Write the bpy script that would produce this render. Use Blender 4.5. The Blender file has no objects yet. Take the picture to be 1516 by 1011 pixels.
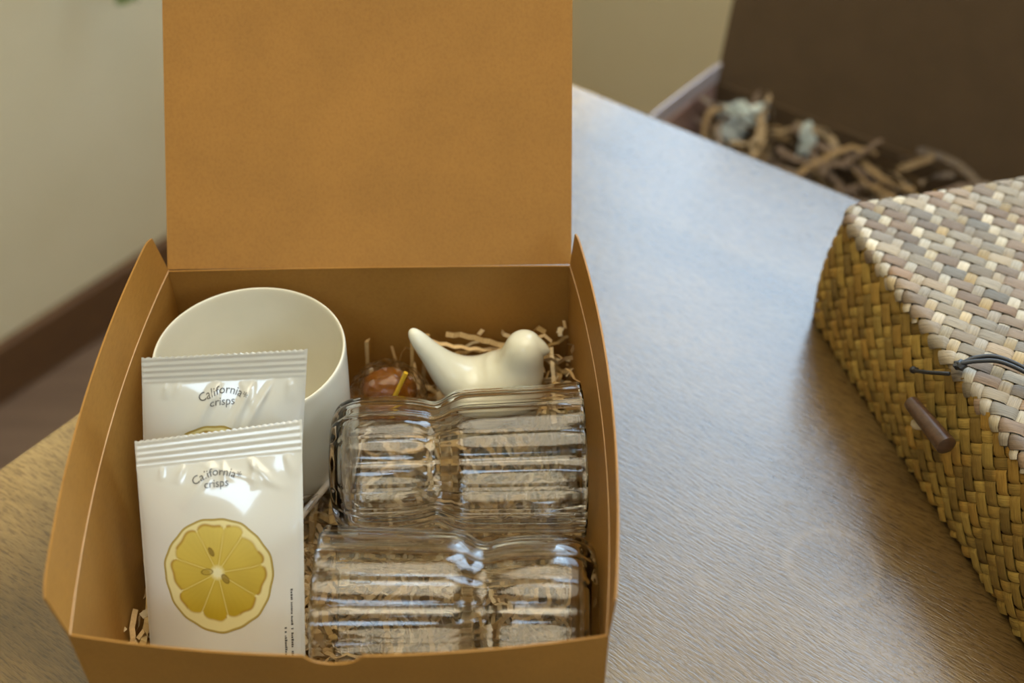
import bpy, bmesh, math, random
import numpy as np
from mathutils import Vector, Matrix

random.seed(7)
rng = np.random.default_rng(7)
scene = bpy.context.scene
COL = scene.collection

# ------------------------------------------------------------------ camera, world, light, exposure
cam_data = bpy.data.cameras.new('camera')
cam = bpy.data.objects.new('camera', cam_data)
COL.objects.link(cam)
cam.location = (0.0745, -0.392, 0.5275)
cam.rotation_euler = (math.radians(90 - 43.5), 0, 0)
cam_data.sensor_width = 36
cam_data.lens = 36 * 1800 / 1516
cam_data.clip_start = 0.02
cam_data.dof.use_dof = True
cam_data.dof.focus_distance = 0.60
cam_data.dof.aperture_fstop = 4.6
scene.camera = cam

SKY = 7.8
world = bpy.data.worlds.new('world')
scene.world = world
world.use_nodes = True
wb = world.node_tree.nodes['Background']
wb.inputs[0].default_value = (0.59, 0.79, 1.0, 1)
wb.inputs[1].default_value = SKY

vs = scene.view_settings
vs.view_transform = 'Standard'
vs.look = 'None'
vs.gamma = 1
vs.use_curve_mapping = False
vs.exposure = 0.0
scene.cycles.use_denoising = True
scene.cycles.max_bounces = 14
scene.cycles.transmission_bounces = 14
scene.cycles.diffuse_bounces = 5
scene.cycles.glossy_bounces = 6
scene.cycles.sample_clamp_indirect = 12

# the room is turned against the box: local X runs along the far table edge, local Y away from it
ER = np.array([0.790, -0.613, 0.0])
EN = np.array([0.613, 0.790, 0.0])
ROOM_ROT = math.atan2(-0.613, 0.790)
XA, XC, YB, YD = -1.034, 2.0, 1.2, -4.5
ZF, ZC = -0.74, 2.50
# window openings: wall, start, end, sill, head
WIN_B = (-0.80, 0.62, 0.30, 1.72)
WIN_C = (-0.55, 0.25, 0.75, 1.55)


def portal(name, cx, cy, cz, w, h, rotz):
    l = bpy.data.lights.new(name, 'AREA')
    l.shape = 'RECTANGLE'
    l.size = w
    l.size_y = h
    l.cycles.is_portal = True
    o = bpy.data.objects.new(name, l)
    COL.objects.link(o)
    p = ER * cx + EN * cy
    o.location = (p[0], p[1], cz)
    o.rotation_euler = (math.radians(90), 0, ROOM_ROT + rotz)


# an area light shines along its local -Z
portal('window_portal', (WIN_B[0] + WIN_B[1]) / 2, YB + 0.03, (WIN_B[2] + WIN_B[3]) / 2, WIN_B[1] - WIN_B[0], WIN_B[3] - WIN_B[2], math.radians(180) + math.pi)
portal('window_portal', XC + 0.03, (WIN_C[0] + WIN_C[1]) / 2, (WIN_C[2] + WIN_C[3]) / 2, WIN_C[1] - WIN_C[0], WIN_C[3] - WIN_C[2], -math.pi / 2 + math.pi * 2)

BOUNCE_POWER = 47.0
BOUNCE_AT, BOUNCE_SIZE = (0.22, 0.17), 1.98                    # room coordinates: panel added in place of light bounced off the ceiling
bounce_light = bpy.data.lights.new('bounce_panel_light', 'AREA')
bounce_light.shape = 'SQUARE'
bounce_light.size = BOUNCE_SIZE
bounce_light.energy = BOUNCE_POWER
bounce_light.color = (1.0, 0.88, 0.63)
bounce_o = bpy.data.objects.new('bounce_panel_light', bounce_light)
COL.objects.link(bounce_o)
_p = ER * BOUNCE_AT[0] + EN * BOUNCE_AT[1]
bounce_o.location = (_p[0], _p[1], ZC - 0.075)
bounce_o.rotation_euler = (0, 0, ROOM_ROT)
GLINT_SKYLIGHT = (0.80, 1.80, -3.1, -2.0)  # ceiling opening added only for glints on the sachets
l = bpy.data.lights.new('window_portal', 'AREA')
l.shape = 'RECTANGLE'
l.size = GLINT_SKYLIGHT[1] - GLINT_SKYLIGHT[0]
l.size_y = GLINT_SKYLIGHT[3] - GLINT_SKYLIGHT[2]
l.cycles.is_portal = True
o = bpy.data.objects.new('window_portal', l)
COL.objects.link(o)
_q = ER * (GLINT_SKYLIGHT[0] + GLINT_SKYLIGHT[1]) / 2 + EN * (GLINT_SKYLIGHT[2] + GLINT_SKYLIGHT[3]) / 2
o.location = (_q[0], _q[1], ZC + 0.06)
o.rotation_euler = (0, 0, ROOM_ROT)


# ------------------------------------------------------------------ helpers
def prop(o, label=None, cat=None, group=None, kind=None):
    if label: o['label'] = label
    if cat: o['category'] = cat
    if group: o['group'] = group
    if kind: o['kind'] = kind
    return o


def thing(name, label, cat, loc=(0, 0, 0), group=None):
    o = bpy.data.objects.new(name, None)
    o.empty_display_size = 0.02
    COL.objects.link(o)
    o.location = loc
    return prop(o, label, cat, group)


def mesh(name, V, F, mat=None, parent=None, smooth=False):
    me = bpy.data.meshes.new(name)
    me.from_pydata([tuple(map(float, v)) for v in V], [], [tuple(int(i) for i in f) for f in F])
    me.update()
    if smooth:
        me.polygons.foreach_set('use_smooth', [True] * len(me.polygons))
        me.set_sharp_from_angle(angle=math.radians(42))
    if mat: me.materials.append(mat)
    o = bpy.data.objects.new(name, me)
    COL.objects.link(o)
    if parent is not None:
        o.parent = parent
        wp = parent
        off = Vector((0, 0, 0))
        while wp is not None:
            off += wp.location
            wp = wp.parent
        o.location = -off
    return o


def from_bm(name, bm, mat=None, parent=None, smooth=False):
    me = bpy.data.meshes.new(name)
    bm.normal_update()
    bm.to_mesh(me)
    bm.free()
    if smooth:
        me.polygons.foreach_set('use_smooth', [True] * len(me.polygons))
        me.set_sharp_from_angle(angle=math.radians(42))
    if mat: me.materials.append(mat)
    o = bpy.data.objects.new(name, me)
    COL.objects.link(o)
    if parent is not None:
        o.parent = parent
        off = Vector((0, 0, 0))
        wp = parent
        while wp is not None:
            off += wp.location
            wp = wp.parent
        o.location = -off
    return o


def grid_faces(m, n, base=0, flip=False):
    i, j = np.meshgrid(np.arange(m - 1), np.arange(n - 1), indexing='ij')
    a = base + i * n + j
    f = np.stack([a, a + n, a + n + 1, a + 1], -1).reshape(-1, 4)
    return f[:, ::-1] if flip else f


def slab(P, off):
    """closed sheet: grid P (m,n,3) and the same grid moved by off"""
    P = np.asarray(P, float)
    m, n, _ = P.shape
    Q = P + np.asarray(off, float)
    V = np.concatenate([P.reshape(-1, 3), Q.reshape(-1, 3)])
    k = m * n
    F = [tuple(f) for f in grid_faces(m, n)] + [tuple(f) for f in grid_faces(m, n, k, True)]
    idx = np.arange(k).reshape(m, n)
    loop = list(idx[0, :]) + list(idx[1:, -1]) + list(idx[-1, ::-1][1:]) + list(idx[::-1, 0][1:-1])
    for a, b in zip(loop, loop[1:] + loop[:1]):
        F.append((a, b, b + k, a + k))
    return V, F


def box_bm(bm, c, s, rot=0.0, bevel=0.0):
    r = bmesh.ops.create_cube(bm, size=1)
    bmesh.ops.scale(bm, vec=s, verts=r['verts'])
    if bevel:
        es = list({e for v in r['verts'] for e in v.link_edges})
        g = bmesh.ops.bevel(bm, geom=es, offset=bevel, segments=2, affect='EDGES', profile=0.5)
        vs_ = list({v for f in g['faces'] for v in f.verts} | {v for v in r['verts'] if v.is_valid})
    else:
        vs_ = r['verts']
    if rot: bmesh.ops.rotate(bm, cent=(0, 0, 0), matrix=Matrix.Rotation(rot, 3, 'Z'), verts=vs_)
    bmesh.ops.translate(bm, vec=c, verts=vs_)


def room_box(name, x0, x1, y0, y1, z0, z1, mat, parent=None, bevel=0.0):
    bm = bmesh.new()
    c = ER * (x0 + x1) / 2 + EN * (y0 + y1) / 2
    box_bm(bm, (c[0], c[1], (z0 + z1) / 2), (x1 - x0, y1 - y0, z1 - z0), ROOM_ROT, bevel)
    return from_bm(name, bm, mat, parent)


def tube(path, r, seg=10, caps=True):
    P = np.asarray(path, float)
    n = len(P)
    r = np.broadcast_to(np.asarray(r, float), (n,))
    T = np.gradient(P, axis=0)
    T /= np.linalg.norm(T, axis=1)[:, None] + 1e-12
    up = np.array([0, 0, 1.0]) if abs(T[0][2]) < 0.9 else np.array([1.0, 0, 0])
    V, F = [], []
    x = np.cross(up, T[0]); x /= np.linalg.norm(x)
    for i in range(n):
        x = x - T[i] * (x @ T[i]); x /= np.linalg.norm(x)
        y = np.cross(T[i], x)
        for k in range(seg):
            a = 2 * math.pi * k / seg
            V.append(P[i] + r[i] * (math.cos(a) * x + math.sin(a) * y))
    for i in range(n - 1):
        for k in range(seg):
            a = i * seg + k; b = i * seg + (k + 1) % seg
            F.append((a, b, b + seg, a + seg))
    if caps:
        F.append(tuple(range(seg))[::-1]); F.append(tuple((n - 1) * seg + k for k in range(seg)))
    return V, F


def spline(pts, n):
    """Catmull-Rom through pts"""
    P = np.asarray(pts, float)
    P = np.vstack([2 * P[0] - P[1], P, 2 * P[-1] - P[-2]])
    out = []
    m = len(P) - 3
    for t in np.linspace(0, m - 1e-9, n):
        i = int(t); f = t - i
        p0, p1, p2, p3 = P[i:i + 4]
        out.append(0.5 * (2 * p1 + (p2 - p0) * f + (2 * p0 - 5 * p1 + 4 * p2 - p3) * f ** 2 + (3 * p1 - p0 - 3 * p2 + p3) * f ** 3))
    return np.array(out)


def outward(o):
    bm = bmesh.new(); bm.from_mesh(o.data)
    bmesh.ops.recalc_face_normals(bm, faces=bm.faces[:])
    bm.to_mesh(o.data); bm.free()


def set_colors(o, C, name='Col'):
    a = o.data.color_attributes.new(name, 'FLOAT_COLOR', 'POINT')
    C = np.asarray(C, float)
    if C.shape[1] == 3: C = np.hstack([C, np.ones((len(C), 1))])
    a.data.foreach_set('color', C.astype(np.float32).ravel())


# ------------------------------------------------------------------ materials
def mat_new(name, base=(0.5, 0.5, 0.5), rough=0.5, **kw):
    m = bpy.data.materials.new(name)
    m.use_nodes = True
    b = m.node_tree.nodes['Principled BSDF']
    b.inputs['Base Color'].default_value = (*base, 1)
    b.inputs['Roughness'].default_value = rough
    for k, v in kw.items():
        b.inputs[k.replace('_', ' ')].default_value = v
    return m


def N(m, t, **kw):
    n = m.node_tree.nodes.new(t)
    for k, v in kw.items(): setattr(n, k, v)
    return n


def L(m, a, b): m.node_tree.links.new(a, b)


def BS(m): return m.node_tree.nodes['Principled BSDF']


def noise(m, scale, detail=4, vec=None, stretch=None, rough=0.55):
    n = N(m, 'ShaderNodeTexNoise')
    n.inputs['Scale'].default_value = scale
    n.inputs['Detail'].default_value = detail
    n.inputs['Roughness'].default_value = rough
    if vec is None:
        tc = N(m, 'ShaderNodeTexCoord'); vec = tc.outputs['Object']
    if stretch:
        mp = N(m, 'ShaderNodeMapping'); mp.inputs['Scale'].default_value = stretch
        L(m, vec, mp.inputs['Vector']); vec = mp.outputs['Vector']
    L(m, vec, n.inputs['Vector'])
    return n.outputs['Fac']


def ramp(m, fac, stops):
    r = N(m, 'ShaderNodeValToRGB')
    e = r.color_ramp.elements
    while len(e) < len(stops): e.new(0.5)
    for el, (p, c) in zip(e, stops):
        el.position = p; el.color = (*c, 1) if len(c) == 3 else c
    L(m, fac, r.inputs['Fac'])
    return r.outputs['Color']


def mix(m, a, b, fac, mode='MIX'):
    n = N(m, 'ShaderNodeMix', data_type='RGBA', blend_type=mode)
    for sock, v in ((n.inputs[0], fac), (n.inputs[6], a), (n.inputs[7], b)):
        if isinstance(v, (int, float)): sock.default_value = v
        elif isinstance(v, tuple): sock.default_value = (*v, 1)
        else: L(m, v, sock)
    return n.outputs[2]


def bump(m, h, strength, dist=0.001):
    n = N(m, 'ShaderNodeBump')
    n.inputs['Strength'].default_value = strength
    n.inputs['Distance'].default_value = dist
    L(m, h, n.inputs['Height'])
    L(m, n.outputs['Normal'], BS(m).inputs['Normal'])


def kraft(name, c, rough=0.62):
    m = mat_new(name, c, rough)
    big = noise(m, 26, 3)
    fine = noise(m, 700, 3, stretch=(1, 0.35, 1))
    c1 = ramp(m, big, [(0.3, tuple(x * 0.93 for x in c)), (0.7, tuple(min(1, x * 1.06) for x in c))])
    c2 = ramp(m, fine, [(0.30, (0.78, 0.76, 0.70)), (0.55, (1, 1, 1)), (0.78, (1.08, 1.08, 1.1))])
    L(m, mix(m, c1, c2, 0.45, 'MULTIPLY'), BS(m).inputs['Base Color'])
    bump(m, fine, 0.12, 0.0004)
    BS(m).inputs['Specular IOR Level'].default_value = 0.22
    return m


M_kraft = kraft("kraft_board", (0.33, 0.158, 0.032), 0.5)
M_fold = kraft('kraft_fold', (0.55, 0.35, 0.19), 0.6)
M_kraft_shaded = kraft("kraft_board_shaded", (0.105, 0.068, 0.038), 0.6)  # far carton's kraft, with its backlit shade put into the colour
M_lining = mat_new('pale_paper', (0.62, 0.57, 0.63), 0.4)
M_side = mat_new('kraft_wall_shaded', (0.36, 0.23, 0.20), 0.5)  # inner kraft wall, its reddish shade put into the colour

M_wall = mat_new('wall_paint', (0.64, 0.55, 0.36), 0.8)
_n = noise(M_wall, 8, 4); bump(M_wall, noise(M_wall, 220, 3), 0.05)
L(M_wall, ramp(M_wall, _n, [(0.3, (0.625, 0.535, 0.345)), (0.7, (0.655, 0.565, 0.375))]), BS(M_wall).inputs['Base Color'])
M_ceil = mat_new('ceiling_paint', (0.72, 0.66, 0.54), 0.85)
M_base = mat_new('dark_wood_trim', (0.10, 0.045, 0.015), 0.45)
_n = noise(M_base, 30, 5, stretch=(1, 1, 12))
L(M_base, ramp(M_base, _n, [(0.3, (0.075, 0.032, 0.010)), (0.7, (0.125, 0.058, 0.020))]), BS(M_base).inputs['Base Color'])
M_floor = mat_new('brown_floor', (0.14, 0.085, 0.05), 0.5)
_n = noise(M_floor, 5, 6, stretch=(1, 14, 1))
L(M_floor, ramp(M_floor, _n, [(0.3, (0.11, 0.066, 0.040)), (0.7, (0.17, 0.105, 0.065))]), BS(M_floor).inputs['Base Color'])
M_white = mat_new('white_frame', (0.75, 0.74, 0.72), 0.4)


def table_material():
    m = mat_new('mango_wood', (0.3, 0.2, 0.12), 0.3)
    tc = N(m, 'ShaderNodeTexCoord')
    o = tc.outputs['Object']
    # gentle waviness of the grain
    wn = N(m, 'ShaderNodeTexNoise'); wn.inputs['Scale'].default_value = 3.0; L(m, o, wn.inputs['Vector'])
    sub = N(m, 'ShaderNodeVectorMath', operation='MULTIPLY_ADD')
    L(m, wn.outputs['Color'], sub.inputs[0]); sub.inputs[1].default_value = (0.06, 0.06, 0); L(m, o, sub.inputs[2])
    v = sub.outputs['Vector']
    bands = noise(m, 9, 5, v, (0.5, 2.4, 1))
    cloud = noise(m, 7, 4, v, (1, 1.6, 1))
    fibres = noise(m, 75, 5, v, (1, 5.5, 1), 0.7)
    pores = noise(m, 150, 3, v, (0.8, 5.0, 1), 0.6)
    c = ramp(m, bands, [(0.25, (0.075, 0.043, 0.013)), (0.5, (0.120, 0.072, 0.022)), (0.75, (0.165, 0.106, 0.038))])
    cl = ramp(m, cloud, [(0.35, (0.75, 0.74, 0.76)), (0.6, (1.05, 1.0, 0.95))])
    c = mix(m, c, cl, 0.7, 'MULTIPLY')
    fb = ramp(m, fibres, [(0.3, (0.62, 0.59, 0.56)), (0.62, (1.15, 1.15, 1.13))])
    c = mix(m, c, fb, 0.7, 'MULTIPLY')
    pr = ramp(m, pores, [(0.38, (0.30, 0.25, 0.22)), (0.48, (1, 1, 1))])
    c = mix(m, c, pr, 0.55, 'MULTIPLY')
    # brighter light on this end of the top, painted into the wood colour
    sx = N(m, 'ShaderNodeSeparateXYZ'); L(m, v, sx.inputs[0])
    lit_end = N(m, 'ShaderNodeMapRange', interpolation_type='SMOOTHSTEP')
    lit_end.inputs['From Min'].default_value = LIT_END + 0.05; lit_end.inputs['From Max'].default_value = LIT_END - 0.05
    L(m, sx.outputs['X'], lit_end.inputs['Value'])
    c = mix(m, c, mix(m, c, (2.9, 3.1, 3.6), 1.0, 'MULTIPLY'), lit_end.outputs['Result'])
    # pale ring left by a cup
    q = N(m, 'ShaderNodeVectorMath', operation='DISTANCE')
    L(m, o, q.inputs[0]); q.inputs[1].default_value = RING
    rr = ramp(m, q.outputs['Value'], [(0.0, (0, 0, 0)), (0.0225, (0, 0, 0)), (0.0240, (1, 1, 1)), (0.0255, (0, 0, 0))])
    c = mix(m, c, (0.34, 0.24, 0.13), mix(m, (0, 0, 0), rr, 0.22))
    L(m, c, BS(m).inputs['Base Color'])
    r = N(m, 'ShaderNodeMapRange'); r.inputs['To Min'].default_value = 0.15; r.inputs['To Max'].default_value = 0.26
    L(m, fibres, r.inputs['Value']); L(m, r.outputs['Result'], BS(m).inputs['Roughness'])
    BS(m).inputs['IOR'].default_value = 1.75
    bump(m, pores, 0.30, 0.0008)
    return m


# ------------------------------------------------------------------ room shell
o = room_box('floor', XA - .1, XC + .1, YD - .1, YB + .1, ZF - 0.05, ZF, M_floor); prop(o, 'dark brown wooden floor below the table', kind='structure')
bm = bmesh.new()
_x0, _x1, _y0, _y1 = GLINT_SKYLIGHT
for (p0, p1, q0, q1) in ((XA - .1, _x0, YD - .1, YB + .1), (_x1, XC + .1, YD - .1, YB + .1), (_x0, _x1, YD - .1, _y0), (_x0, _x1, _y1, YB + .1)):
    c = ER * (p0 + p1) / 2 + EN * (q0 + q1) / 2
    box_bm(bm, (c[0], c[1], ZC + 0.05), (p1 - p0, q1 - q0, 0.10), ROOM_ROT)
o = from_bm('ceiling', bm, M_ceil); prop(o, 'pale painted ceiling with a small skylight added for glints, out of view', kind='structure')
o = room_box('wall_left', XA - .1, XA, YD - .1, YB + .1, ZF, ZC, M_wall); prop(o, 'plain beige wall left of the table with dark skirting', kind='structure')


def wall_with_window(name, axis, at0, at1, a0, a1, win, label):
    bm = bmesh.new()
    w0, w1, s, h = win
    for (p0, p1, z0, z1) in ((a0, w0, ZF, ZC), (w1, a1, ZF, ZC), (w0, w1, ZF, s), (w0, w1, h, ZC)):
        if axis == 'x':
            c = ER * (p0 + p1) / 2 + EN * (at0 + at1) / 2; sz = (p1 - p0, at1 - at0, z1 - z0)
        else:
            c = ER * (at0 + at1) / 2 + EN * (p0 + p1) / 2; sz = (at1 - at0, p1 - p0, z1 - z0)
        box_bm(bm, (c[0], c[1], (z0 + z1) / 2), sz, ROOM_ROT)
    o = from_bm(name, bm, M_wall)
    return prop(o, label, kind='structure')


def window_frame(name, axis, at, win, label):
    w0, w1, s, h = win
    root = thing(name, label, None)
    prop(root, kind='structure')
    t = 0.045
    mid = (w0 + w1) / 2
    bars = [(w0, w0 + t, s, h), (w1 - t, w1, s, h), (w0 + t, w1 - t, s, s + t), (w0 + t, w1 - t, h - t, h), (mid - t / 2, mid + t / 2, s + t, h - t)]
    for p0, p1, z0, z1 in bars:
        if axis == 'x': room_box('frame_bar', p0, p1, at - .02, at + .02, z0, z1, M_white, root)
        else: room_box('frame_bar', at - .02, at + .02, p0, p1, z0, z1, M_white, root)


wall_with_window('wall_back', 'x', YB, YB + .1, XA, XC, WIN_B, 'beige wall with a window beyond the far table edge')
wall_with_window('wall_right', 'y', XC, XC + .1, YD, YB, WIN_C, 'beige wall with a wide window out of view to the right')
o = room_box('wall_front', XA, XC, YD - .1, YD, ZF, ZC, M_wall); prop(o, 'plain beige wall behind the camera', kind='structure')
window_frame('window_1', 'x', YB + .05, WIN_B, 'white framed window above the far table edge, out of view')
window_frame('window_2', 'y', XC + .05, WIN_C, 'wide white framed window in the right wall, out of view')
o = room_box('baseboard_left', XA, XA + .018, YD, YB, ZF, ZF + 0.09, M_base, None, 0.004); prop(o, 'dark brown wooden skirting along the foot of the beige wall', kind='structure')
o = room_box('baseboard_back', XA + .018, XC, YB - .018, YB, ZF, ZF + 0.09, M_base, None, 0.004); prop(o, 'dark brown wooden skirting below the far window', kind='structure')

t = thing('bounce_panel', 'unseen luminous panel added in place of light bounced off the ceiling', 'bounce_light', (_p[0], _p[1], ZC))
h = BOUNCE_SIZE / 2
room_box('diffuser', BOUNCE_AT[0] - h, BOUNCE_AT[0] + h, BOUNCE_AT[1] - h, BOUNCE_AT[1] + h, ZC - .07, ZC - .06, M_white, t)
for (x0, x1, y0, y1) in ((-h - .03, -h, -h - .03, h + .03), (h, h + .03, -h - .03, h + .03), (-h, h, -h - .03, -h), (-h, h, h, h + .03)):
    room_box('frame_bar', BOUNCE_AT[0] + x0, BOUNCE_AT[0] + x1, BOUNCE_AT[1] + y0, BOUNCE_AT[1] + y1, ZC - .075, ZC, M_white, t)

# ------------------------------------------------------------------ table
TC = np.array([0.1094, 0.4811, 0.0])                     # its far corner
TAB_L, TAB_W = 1.7, 0.95
mid = TC + ER * TAB_L / 2 - EN * TAB_W / 2
rp = np.array([0.2437, -0.0080, 0.0]) - mid
LIT_END = float(-0.125 - mid @ ER)
RING = (float(rp @ ER), float(rp @ EN), 0.0)
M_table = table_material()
table = thing('dining_table', 'pale mango wood dining table with a satin top carrying the boxes', 'table', (mid[0], mid[1], ZF))
bm = bmesh.new(); box_bm(bm, (0, 0, -0.0175), (TAB_L, TAB_W, 0.035), 0, 0.004)
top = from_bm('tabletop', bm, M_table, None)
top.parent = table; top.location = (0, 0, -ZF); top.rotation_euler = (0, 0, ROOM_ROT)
for sx in (-1, 1):
    for sy in (-1, 1):
        bm = bmesh.new(); box_bm(bm, (sx * (TAB_L / 2 - .09), sy * (TAB_W / 2 - .09), -0.035 - (-ZF - .035) / 2), (0.07, 0.07, -ZF - .035), 0, 0.004)
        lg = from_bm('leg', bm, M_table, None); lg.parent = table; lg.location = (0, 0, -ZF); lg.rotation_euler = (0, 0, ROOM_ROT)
for (cx, cy, sx, sy) in ((0, TAB_W / 2 - .09, TAB_L - .25, .022), (0, -TAB_W / 2 + .09, TAB_L - .25, .022), (TAB_L / 2 - .09, 0, .022, TAB_W - .25), (-TAB_L / 2 + .09, 0, .022, TAB_W - .25)):
    bm = bmesh.new(); box_bm(bm, (cx, cy, -0.035 - .04), (sx, sy, .08))
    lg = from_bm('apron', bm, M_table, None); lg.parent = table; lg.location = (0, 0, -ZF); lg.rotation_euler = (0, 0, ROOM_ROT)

# ------------------------------------------------------------------ kraft gift box
FL = np.array([-0.1132, 0.1145]); FR = np.array([0.1070, 0.1190])
NR = np.array([0.1140, -0.1155]); NL = np.array([-0.1065, -0.1151])
HB = 0.10
TH = 0.0009


def bow(u): return 4 * u * (1 - u)


def edge_pt(a, b, u, out, amt):
    return a * (1 - u) + b * u + np.asarray(out) * amt * bow(u)


def wall_grid(a, b, out, amt, nu=49, nz=12, top=None):
    P = np.zeros((nz, nu, 3))
    for j, u in enumerate(np.linspace(0, 1, nu)):
        h = HB if top is None else top(u)
        for i, w in enumerate(np.linspace(0, 1, nz)):
            z = 0.0012 + (h - 0.0012) * w
            p = edge_pt(a, b, u, out, amt * (z / HB) ** 1.3)
            P[i, j] = (p[0], p[1], z)
    return P


box1 = thing('gift_box', 'open brown kraft gift box on the table, lid raised, holding gifts', 'box', (0, 0, 0))
V, F = slab(np.array([[(NL[0], NL[1], .0003), (NR[0], NR[1], .0003)], [(FL[0], FL[1], .0003), (FR[0], FR[1], .0003)]]), (0, 0, TH))
mesh('box_floor', V, F, M_kraft, box1)
V, F = slab(wall_grid(FL, NL, (-1, 0.03), 0.0078), (TH, 0, 0)); mesh('side_wall', V, F, M_kraft, box1, True)
V, F = slab(wall_grid(NR, FR, (1, 0.0), 0.0082), (-TH, 0, 0)); mesh('side_wall', V, F, M_kraft, box1, True)
V, F = slab(wall_grid(FL, FR, (0, 1), 0.001), (0, -TH, 0)); mesh('back_wall', V, F, M_kraft, box1, True)


def notch_top(u):
    x = NL[0] + (NR[0] - NL[0]) * u
    d = abs(x - 0.0025) / 0.0113
    return HB - (0.0072 * math.sqrt(max(0, 1 - d * d)) if d < 1 else 0)


V, F = slab(wall_grid(NL, NR, (0, -1), 0.0100, nu=201, nz=14, top=notch_top), (0, TH, 0)); mesh('front_wall', V, F, M_kraft, box1, True)


def flap(a, b, out, amt, h, lean, taper, n=49, inward=1):
    P = np.zeros((9, n, 3))
    ax = (b - a) / np.linalg.norm(b - a)
    for j, u in enumerate(np.linspace(0, 1, n)):
        for i, w in enumerate(np.linspace(0, 1, 9)):
            uu = u + (0.5 - u) * 2 * taper * w
            # rounded free corners
            dd = min(uu, 1 - uu) * np.linalg.norm(b - a)
            hh = h * w
            if dd < taper * .22 + .006: hh = h * w * (0.90 + 0.10 * min(1, max(0, dd) / (taper * .22 + .006)))
            p = edge_pt(a, b, uu, out, amt) + np.asarray(out) * lean * hh
            P[i, j] = (p[0], p[1], HB + hh)
    return P


V, F = slab(flap(FL, NL, (-1, 0.0), 0.0078, 0.0255, 0.16, 0.006), (TH, 0, 0)); mesh('dust_flap', V, F, M_kraft, box1, True)
V, F = slab(flap(NR, FR, (1, 0.0), 0.0082, 0.0250, 0.07, 0.006), (-TH, 0, 0)); mesh('dust_flap', V, F, M_kraft, box1, True)
# folded edges where the board is creased
for (a, b, out, amt, k) in ((FL, NL, (-1, 0), .0078, TH), (NR, FR, (1, 0), .0082, -TH), (FL, FR, (0, 1), .001, 0)):
    pts = []
    for u in np.linspace(0, 1, 40):
        p = edge_pt(a, b, u, out, amt); pts.append((p[0] + k, p[1] - (TH if k == 0 else 0), HB))
    V, F = tube(pts, 0.00042, 6); mesh('fold_edge', V, F, M_kraft if k == 0 else M_fold, box1, True)
LY, LZ = 0.635, 0.772     # lid leans back
lid = np.zeros((16, 20, 3))
for i, w in enumerate(np.linspace(0, 1, 16)):
    for j, u in enumerate(np.linspace(0, 1, 20)):
        p = FL * (1 - u) + FR * u
        s = 0.233 * w
        c = 0.0016 * math.sin(math.pi * w) * math.sin(math.pi * u)
        lid[i, j] = (p[0], p[1] + 0.001 + s * LY - (0.006 * u) * w + c * LZ, HB + s * LZ - c * LY)
V, F = slab(lid, (0, TH * LZ, -TH * LY)); mesh('lid', V, F, M_kraft, box1, True)
tk = np.zeros((8, 20, 3))
for i, w in enumerate(np.linspace(0, 1, 8)):
    for j, u in enumerate(np.linspace(0, 1, 20)):
        uu = 0.02 + 0.96 * u
        e = lid[-1, 0] * (1 - uu) + lid[-1, -1] * uu
        k = 0.03 * w * (1 - 0.35 * (abs(2 * u - 1)) ** 8)
        tk[i, j] = e + np.array([0, -k * 0.55, k * 0.83])
V, F = slab(tk, (0, TH, 0)); mesh('tuck_flap', V, F, M_kraft, box1, True)


# ------------------------------------------------------------------ shredded paper
def attr_mat(name, rough, spec=0.4, fine=0):
    m = mat_new(name, (0.5, 0.5, 0.5), rough)
    a = N(m, 'ShaderNodeVertexColor', layer_name='Col')
    if fine:
        f = ramp(m, noise(m, fine, 3), [(0.3, (0.8, 0.8, 0.8)), (0.7, (1.1, 1.1, 1.1))])
        L(m, mix(m, a.outputs['Color'], f, 0.6, 'MULTIPLY'), BS(m).inputs['Base Color'])
    else:
        L(m, a.outputs['Color'], BS(m).inputs['Base Color'])
    BS(m).inputs['Specular IOR Level'].default_value = spec
    return m


M_shred = attr_mat('crinkle_paper', 0.7, 0.3, 900)
SHRED_COLS = [(0.52, 0.35, 0.16), (0.60, 0.43, 0.23), (0.42, 0.27, 0.12), (0.66, 0.51, 0.30), (0.50, 0.32, 0.12)]


def shreds(name, n, sampler, limit, w0=0.0026, parent=None, cols=SHRED_COLS, zlow=0.002, rngs=None, rot=None, seg=(9, 17), step=0.0042):
    VV, FF, CC = [], [], []
    R = rngs or rng
    for s in range(n):
        x, y = sampler(R)
        H = limit(x, y)
        lv = R.random()
        z = zlow + (H - zlow) * lv
        a = R.uniform(0, 2 * math.pi)
        k = int(R.integers(*seg))
        curl = R.normal(0, 0.22)
        w = w0 * R.uniform(0.7, 1.25)
        col = np.array(cols[int(R.integers(len(cols)))]) * R.uniform(0.75, 1.2)
        zz = R.uniform(0.0004, 0.0016)
        twist = R.uniform(-0.9, 0.9); dtw = R.normal(0, 0.12)
        slope = R.normal(0, 0.25)
        p = np.array([x, y, z])
        base = len(VV)
        cnt = 0
        for i in range(k):
            d = np.array([math.cos(a), math.sin(a), slope])
            q = p + d * step
            lim = limit(q[0], q[1])
            if lim is None: break
            if q[2] > lim: q[2] = lim; slope = -abs(slope) * 0.6
            if q[2] < zlow: q[2] = zlow; slope = abs(slope) * 0.6
            p = q
            a += curl * R.uniform(0.3, 1.6); twist += dtw
            side = np.array([-math.sin(a), math.cos(a), 0]) * math.cos(twist) + np.array([0, 0, 1]) * math.sin(twist)
            up = np.array([0, 0, 1]) * math.cos(twist) - np.array([-math.sin(a), math.cos(a), 0]) * math.sin(twist)
            c = p + up * zz * (1 if i % 2 else -1)
            VV += [c - side * w / 2, c + side * w / 2]
            CC += [col, col]
            cnt += 1
        for i in range(cnt - 1):
            b = base + 2 * i
            FF.append((b, b + 1, b + 3, b + 2))
    o = mesh(name, VV, FF, M_shred, parent)
    set_colors(o, CC)
    return o


MUG_C = np.array([-0.0600, 0.0565])


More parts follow.
